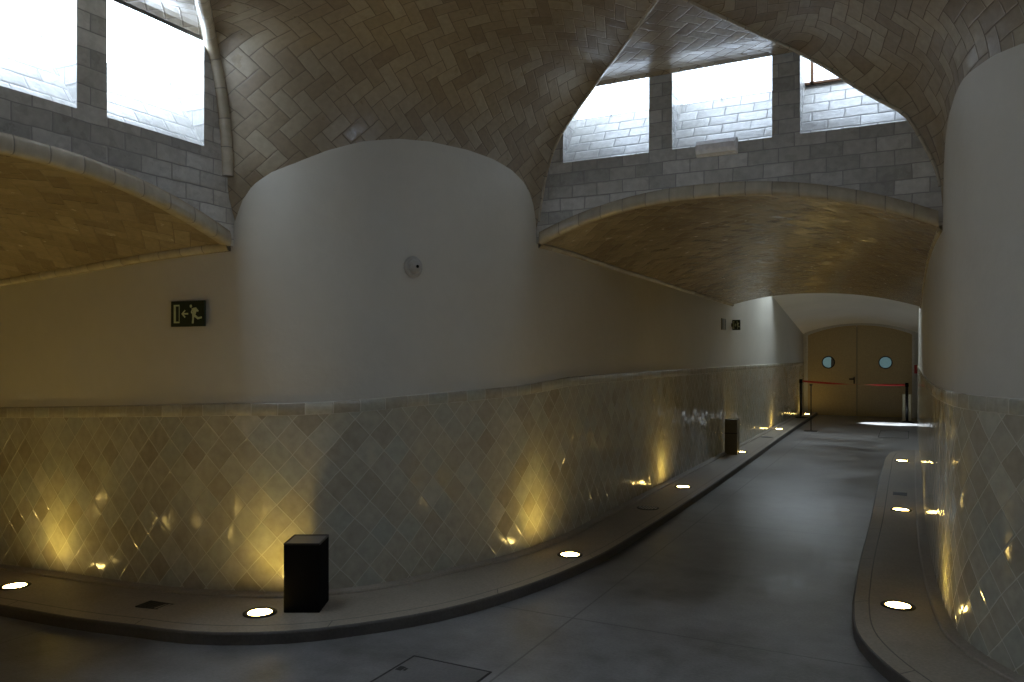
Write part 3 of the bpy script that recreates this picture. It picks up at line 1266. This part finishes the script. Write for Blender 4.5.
plinth('floor_box', (-3.330, 3.512, 0.070), TH, 0.215, 0.235, 0.41, M['black'], M['darkgrey'],
       'tall matt black box standing on the walkway against the curved tiled wall')
plinth('floor_box', (-2.600, 12.33, 0.070), 0.0, 0.19, 0.2, 0.54, M['bronze'], M['bronze'],
       'dark bronze box standing on the left corridor walkway against the wall', seam=True)
plinth('floor_box', (-0.215, 21.62, 0.0), 0.0, 0.20, 0.2, 0.64, M['cream'], M['cream'],
       'pale cream box standing behind the right barrier post by the doors')


# ------------------------------------------------------------------ exit sign and other wall fittings
def runner(bm, y0, y1, sx, sz, ox, oz):
    def poly(pts):
        prism(bm, [(ox + x * sx, oz + z * sz) for x, z in pts], y0, y1)
    n = 12
    poly([(0.60 + 0.035 * math.cos(2 * PI * i / n), 0.79 + 0.062 * math.sin(2 * PI * i / n)) for i in range(n)])  # head
    poly([(0.62, 0.70), (0.75, 0.74), (0.79, 0.66), (0.73, 0.45), (0.64, 0.47), (0.66, 0.60)])     # torso
    poly([(0.64, 0.70), (0.60, 0.56), (0.62, 0.50), (0.645, 0.52), (0.635, 0.57), (0.67, 0.66)])   # front arm
    poly([(0.75, 0.74), (0.83, 0.60), (0.81, 0.56), (0.78, 0.58), (0.74, 0.68)])                   # rear arm
    poly([(0.64, 0.49), (0.71, 0.46), (0.69, 0.32), (0.68, 0.12), (0.63, 0.12), (0.645, 0.32)])    # standing leg
    poly([(0.68, 0.49), (0.73, 0.46), (0.81, 0.36), (0.92, 0.38), (0.92, 0.31), (0.80, 0.27), (0.70, 0.38)])  # rear leg


def exit_sign(loc, rz, w, h, label, cat='sign'):
    r = empty('exit_sign', loc, rz, label, cat)
    bm = bmesh.new()
    box(bm, -w / 2, w / 2, -0.012, 0.0, -h / 2, h / 2, 0.002)
    ob('sign_board', bm, M['signgreen'], r)
    bm = bmesh.new()
    y0, y1 = -0.0135, -0.0118
    ox, oz = -w / 2, -h / 2
    runner(bm, y0, y1, w, h, ox, oz)
    ob('running_figure', bm, M['signpale'], r)
    bm = bmesh.new()
    for q in (((0.09, 0.14), (0.15, 0.14), (0.15, 0.86), (0.09, 0.86)), ((0.155, 0.80), (0.26, 0.80), (0.26, 0.86), (0.155, 0.86)),
              ((0.155, 0.14), (0.26, 0.14), (0.26, 0.20), (0.155, 0.20)), ((0.245, 0.205), (0.26, 0.205), (0.26, 0.795), (0.245, 0.795))):
        prism(bm, [(ox + x * w, oz + z * h) for x, z in q], y0, y1)
    ob('doorway_symbol', bm, M['signpale'], r)
    bm = bmesh.new()
    for q in (((0.38, 0.47), (0.52, 0.47), (0.52, 0.53), (0.38, 0.53)), ((0.32, 0.50), (0.42, 0.66), (0.44, 0.62), (0.37, 0.50)),
              ((0.32, 0.50), (0.37, 0.50), (0.44, 0.38), (0.42, 0.34))):
        prism(bm, [(ox + x * w, oz + z * h) for x, z in q], y0, y1)
    ob('arrow', bm, M['signpale'], r)
    return r


exit_sign((-4.225, 3.590, 1.877), math.radians(2.5), 0.30, 0.168,
          'dark green emergency exit sign with a running figure and left arrow on the plaster wall')
s2 = exit_sign((CX0 + 0.08, 13.1, 2.11), math.radians(0), 0.13, 0.17,
               'small dark exit sign projecting from the left corridor wall')
bm = bmesh.new()
box(bm, -0.085, -0.06, -0.008, -0.002, -0.03, 0.03)
ob('bracket', bm, M['iron'], s2)
r = empty('wall_panel', (CX0, 12.45, 2.10), 0, 'small flat brown plate on the left corridor wall just before the exit sign', 'panel')
bm = bmesh.new()
box(bm, 0, 0.02, -0.14, 0.14, -0.09, 0.09, 0.003)
ob('plate', bm, M['bronze'], r)
bm = bmesh.new()
for a, b in ((-0.12, -0.07), (0.07, 0.12)):
    box(bm, 0.0185, 0.0215, a, b, -0.075, 0.075)
ob('face_strips', bm, M['signgreen'], r)

# emergency light on the skylight wall
r = empty('emergency_light', (-1.243, YN, 3.092), 0, 'white rectangular emergency light fixed below the middle skylight', 'lamp')
bm = bmesh.new()
box(bm, -0.147, 0.147, -0.025, 0.0, -0.058, 0.058, 0.004)
ob('back_plate', bm, M['white'], r)
bm = bmesh.new()
prof = [(-0.025, -0.052), (-0.055, -0.044), (-0.068, -0.015), (-0.068, 0.02), (-0.055, 0.046), (-0.025, 0.052)]
for x0, x1 in ((-0.141, 0.141),):
    a = [bm.verts.new((x0, y, z)) for y, z in prof]
    b = [bm.verts.new((x1, y, z)) for y, z in prof]
    bm.faces.new(a)
    bm.faces.new(list(reversed(b)))
    for i in range(len(prof)):
        bm.faces.new((a[i], b[i], b[(i + 1) % len(prof)], a[(i + 1) % len(prof)]))
bmesh.ops.recalc_face_normals(bm, faces=bm.faces)
ob('diffuser', bm, M['white'], r)

# round detector on the pier
dd, q = wall_dir(-2.9, 4.24)
def on_pier(ratio):
    for a, b in zip(pathNW, pathNW[1:]):
        ra, rb = a[0] / a[1], b[0] / b[1]
        if a[1] > 3.7 and ra <= ratio <= rb:
            t = (ratio - ra) / (rb - ra)
            return (a[0] + (b[0] - a[0]) * t, a[1] + (b[1] - a[1]) * t), (b[0] - a[0], b[1] - a[1])
p_, tg = on_pier(-0.6845)
ang = math.atan2(tg[1], tg[0])
r = empty('wall_detector', (p_[0], p_[1], 2.21), 0, 'small round grey detector with a dark centre on the curved plaster wall', 'detector')
nrm = Vector((tg[1], -tg[0], 0)).normalized()
r.rotation_euler = nrm.to_track_quat('Z', 'Y').to_euler()
bm = bmesh.new()
lathe(bm, [(0.074, -0.01), (0.074, 0.010), (0.070, 0.017), (0.055, 0.020)], 40)
ob('base_ring', bm, M['offwhite'], r, True)
bm = bmesh.new()
lathe(bm, [(0.052, 0.018), (0.050, 0.028), (0.040, 0.042), (0.024, 0.051), (0.012, 0.054)], 40)
ob('dome', bm, M['offwhite'], r, True)
bm = bmesh.new()
lathe(bm, [(0.011, 0.052), (0.011, 0.057), (0.006, 0.059)], 20)
ob('sensor', bm, M['black'], r, True)

# red call point on the jamb
r = empty('fire_alarm', (0.095, YD - 0.0, 1.26), 0, 'small red fire alarm box on the wall right of the doors', 'alarm')
bm = bmesh.new()
box(bm, -0.045, 0.045, -0.11, -0.062, -0.11, 0.11, 0.006)
box(bm, -0.03, 0.03, -0.064, 0.0, -0.05, 0.05)
ob('casing', bm, M['redbox'], r)


# ------------------------------------------------------------------ barrier posts and stand
def barrier(x, y, label, z=0.0):
    r = empty('barrier_post', (x, y, z), 0, label, 'barrier post', 'belt barrier posts before the doors')
    bm = bmesh.new()
    lathe(bm, [(0.175, 0.0), (0.175, 0.010), (0.15, 0.022), (0.06, 0.036), (0.035, 0.045)], 32)
    ob('base', bm, M['blackmetal'], r, True)
    bm = bmesh.new()
    lathe(bm, [(0.033, 0.04), (0.033, 0.86)], 24)
    ob('pole', bm, M['blackmetal'], r, True)
    bm = bmesh.new()
    lathe(bm, [(0.036, 0.86), (0.040, 0.865), (0.040, 0.945), (0.034, 0.955), (0.01, 0.958)], 24)
    ob('belt_head', bm, M['black'], r, True)
    return r


pl = barrier(-2.455, 20.5, 'black belt barrier post standing by the left wall', 0.07)
pr_ = barrier(-0.11, 21.0, 'black belt barrier post standing in front of the cream box')
bm = bmesh.new()
rows = []
X0, X1 = 0.042, 2.345 - 0.042
for i in range(61):
    t = i / 60
    x = X0 + (X1 - X0) * t
    z = 0.905 - 0.07 * t - 0.035 * math.sin(PI * t)
    tw = PI * 0.5 * min(1, max(0, (t - 0.22) / 0.25)) if t < 0.5 else PI * 0.5 + PI * 0.5 * min(1, max(0, (t - 0.60) / 0.25))
    hy, hz = 0.024 * math.sin(tw), 0.024 * math.cos(tw)
    rows.append([(x, 0.213 * x - hy, z - hz), (x, 0.213 * x + hy, z + hz)])
grid(bm, rows)
o = ob('belt', bm, M['red'], pl, True)
o['label'] = 'red webbing belt stretched across to the other post'
o.modifiers.new('thick', 'SOLIDIFY').thickness = 0.0015

r = empty('slim_stand', (-1.917, 17.72, 0), 0, 'thin black upright stand on a small flat base in the middle of the corridor', 'stand')
bm = bmesh.new()
box(bm, -0.13, 0.13, -0.10, 0.10, 0.0, 0.012, 0.003)
ob('base_plate', bm, M['blackmetal'], r)
bm = bmesh.new()
lathe(bm, [(0.011, 0.012), (0.011, 0.97), (0.006, 0.975)], 16)
ob('pole', bm, M['blackmetal'], r, True)
bm = bmesh.new()
box(bm, -0.03, 0.03, -0.008, 0.008, 0.97, 1.0, 0.002)
ob('holder', bm, M['blackmetal'], r)


# ------------------------------------------------------------------ covers and drains
def cover(x0, x1, y0, y1, label, notch=True):
    r = empty('floor_hatch', (x0, y0, 0), 0, label, 'hatch')
    w, d = x1 - x0, y1 - y0
    bm = bmesh.new()
    box(bm, 0.008, w - 0.008, 0.008, d - 0.008, -0.02, 0.0025)
    ob('cover_plate', bm, M['cover'], r)
    bm = bmesh.new()
    t = 0.011
    for q in ((0, w, 0, t), (0, w, d - t, d), (0, t, t, d - t), (w - t, w, t, d - t)):
        box(bm, *q, -0.02, 0.0035)
    ob('frame', bm, M['iron'], r)
    if notch:
        bm = bmesh.new()
        box(bm, 0.02, 0.055, d - 0.20, d - 0.15, 0.001, 0.0035)
        box(bm, 0.06, 0.075, d - 0.19, d - 0.16, 0.001, 0.0035)
        ob('lifting_lug', bm, M['iron'], r)
    return r


cover(-2.365, -1.89, 2.98, 3.465, 'square floor hatch with a dark frame, in the foreground before the curved kerb')
cover(-0.60, -0.055, 16.95, 18.6, 'rectangular floor hatch in the corridor near the right wall before the doors', False)


def drain_round(x, y, rad, label):
    r = empty('drain_cover', (x, y, 0.070), 0, label, 'drain')
    bm = bmesh.new()
    lathe(bm, [(rad, -0.01), (rad, 0.003), (rad - 0.012, 0.004)], 32)
    ob('rim', bm, M['iron'], r)
    bm = bmesh.new()
    for k in range(-3, 4):
        l = math.sqrt(max(0, (rad - 0.02) ** 2 - (k * rad / 4) ** 2))
        box(bm, k * rad / 4 - 0.006, k * rad / 4 + 0.006, -l, l, 0.003, 0.007)
    ob('grating', bm, M['steel'], r)


drain_round(-2.365, 7.61, 0.11, 'dark round drain cover on the left walkway between two floor lamps')
drain_round(-2.44, 15.3, 0.11, 'small round drain cover on the far left walkway beyond the bronze box')


def drain_rect(x, y, w, d, rz, label):
    r = empty('drain_grate', (x, y, 0.070 + ramp(x)), rz, label, 'drain')
    bm = bmesh.new()
    t = 0.01
    for q in ((-w / 2, w / 2, -d / 2, -d / 2 + t), (-w / 2, w / 2, d / 2 - t, d / 2), (-w / 2, -w / 2 + t, -d / 2 + t, d / 2 - t),
              (w / 2 - t, w / 2, -d / 2 + t, d / 2 - t)):
        box(bm, *q, -0.01, 0.003)
    box(bm, -w / 2 + t, w / 2 - t, -d / 2 + t, d / 2 - t, -0.01, 0.001)
    ob('frame', bm, M['iron'], r)
    bm = bmesh.new()
    n = int(w / 0.03)
    for k in range(1, n):
        x_ = -w / 2 + w * k / n
        box(bm, x_ - 0.005, x_ + 0.005, -d / 2 + t, d / 2 - t, 0.0, 0.003)
    ob('bars', bm, M['iron'], r)


drain_rect(-4.145, 3.28, 0.22, 0.12, 0.1, 'dark rectangular drain grate on the walkway left of the black box')
drain_rect(-0.118, 9.66, 0.14, 0.22, 0.0, 'small dark drain grate on the right walkway between two floor lamps')
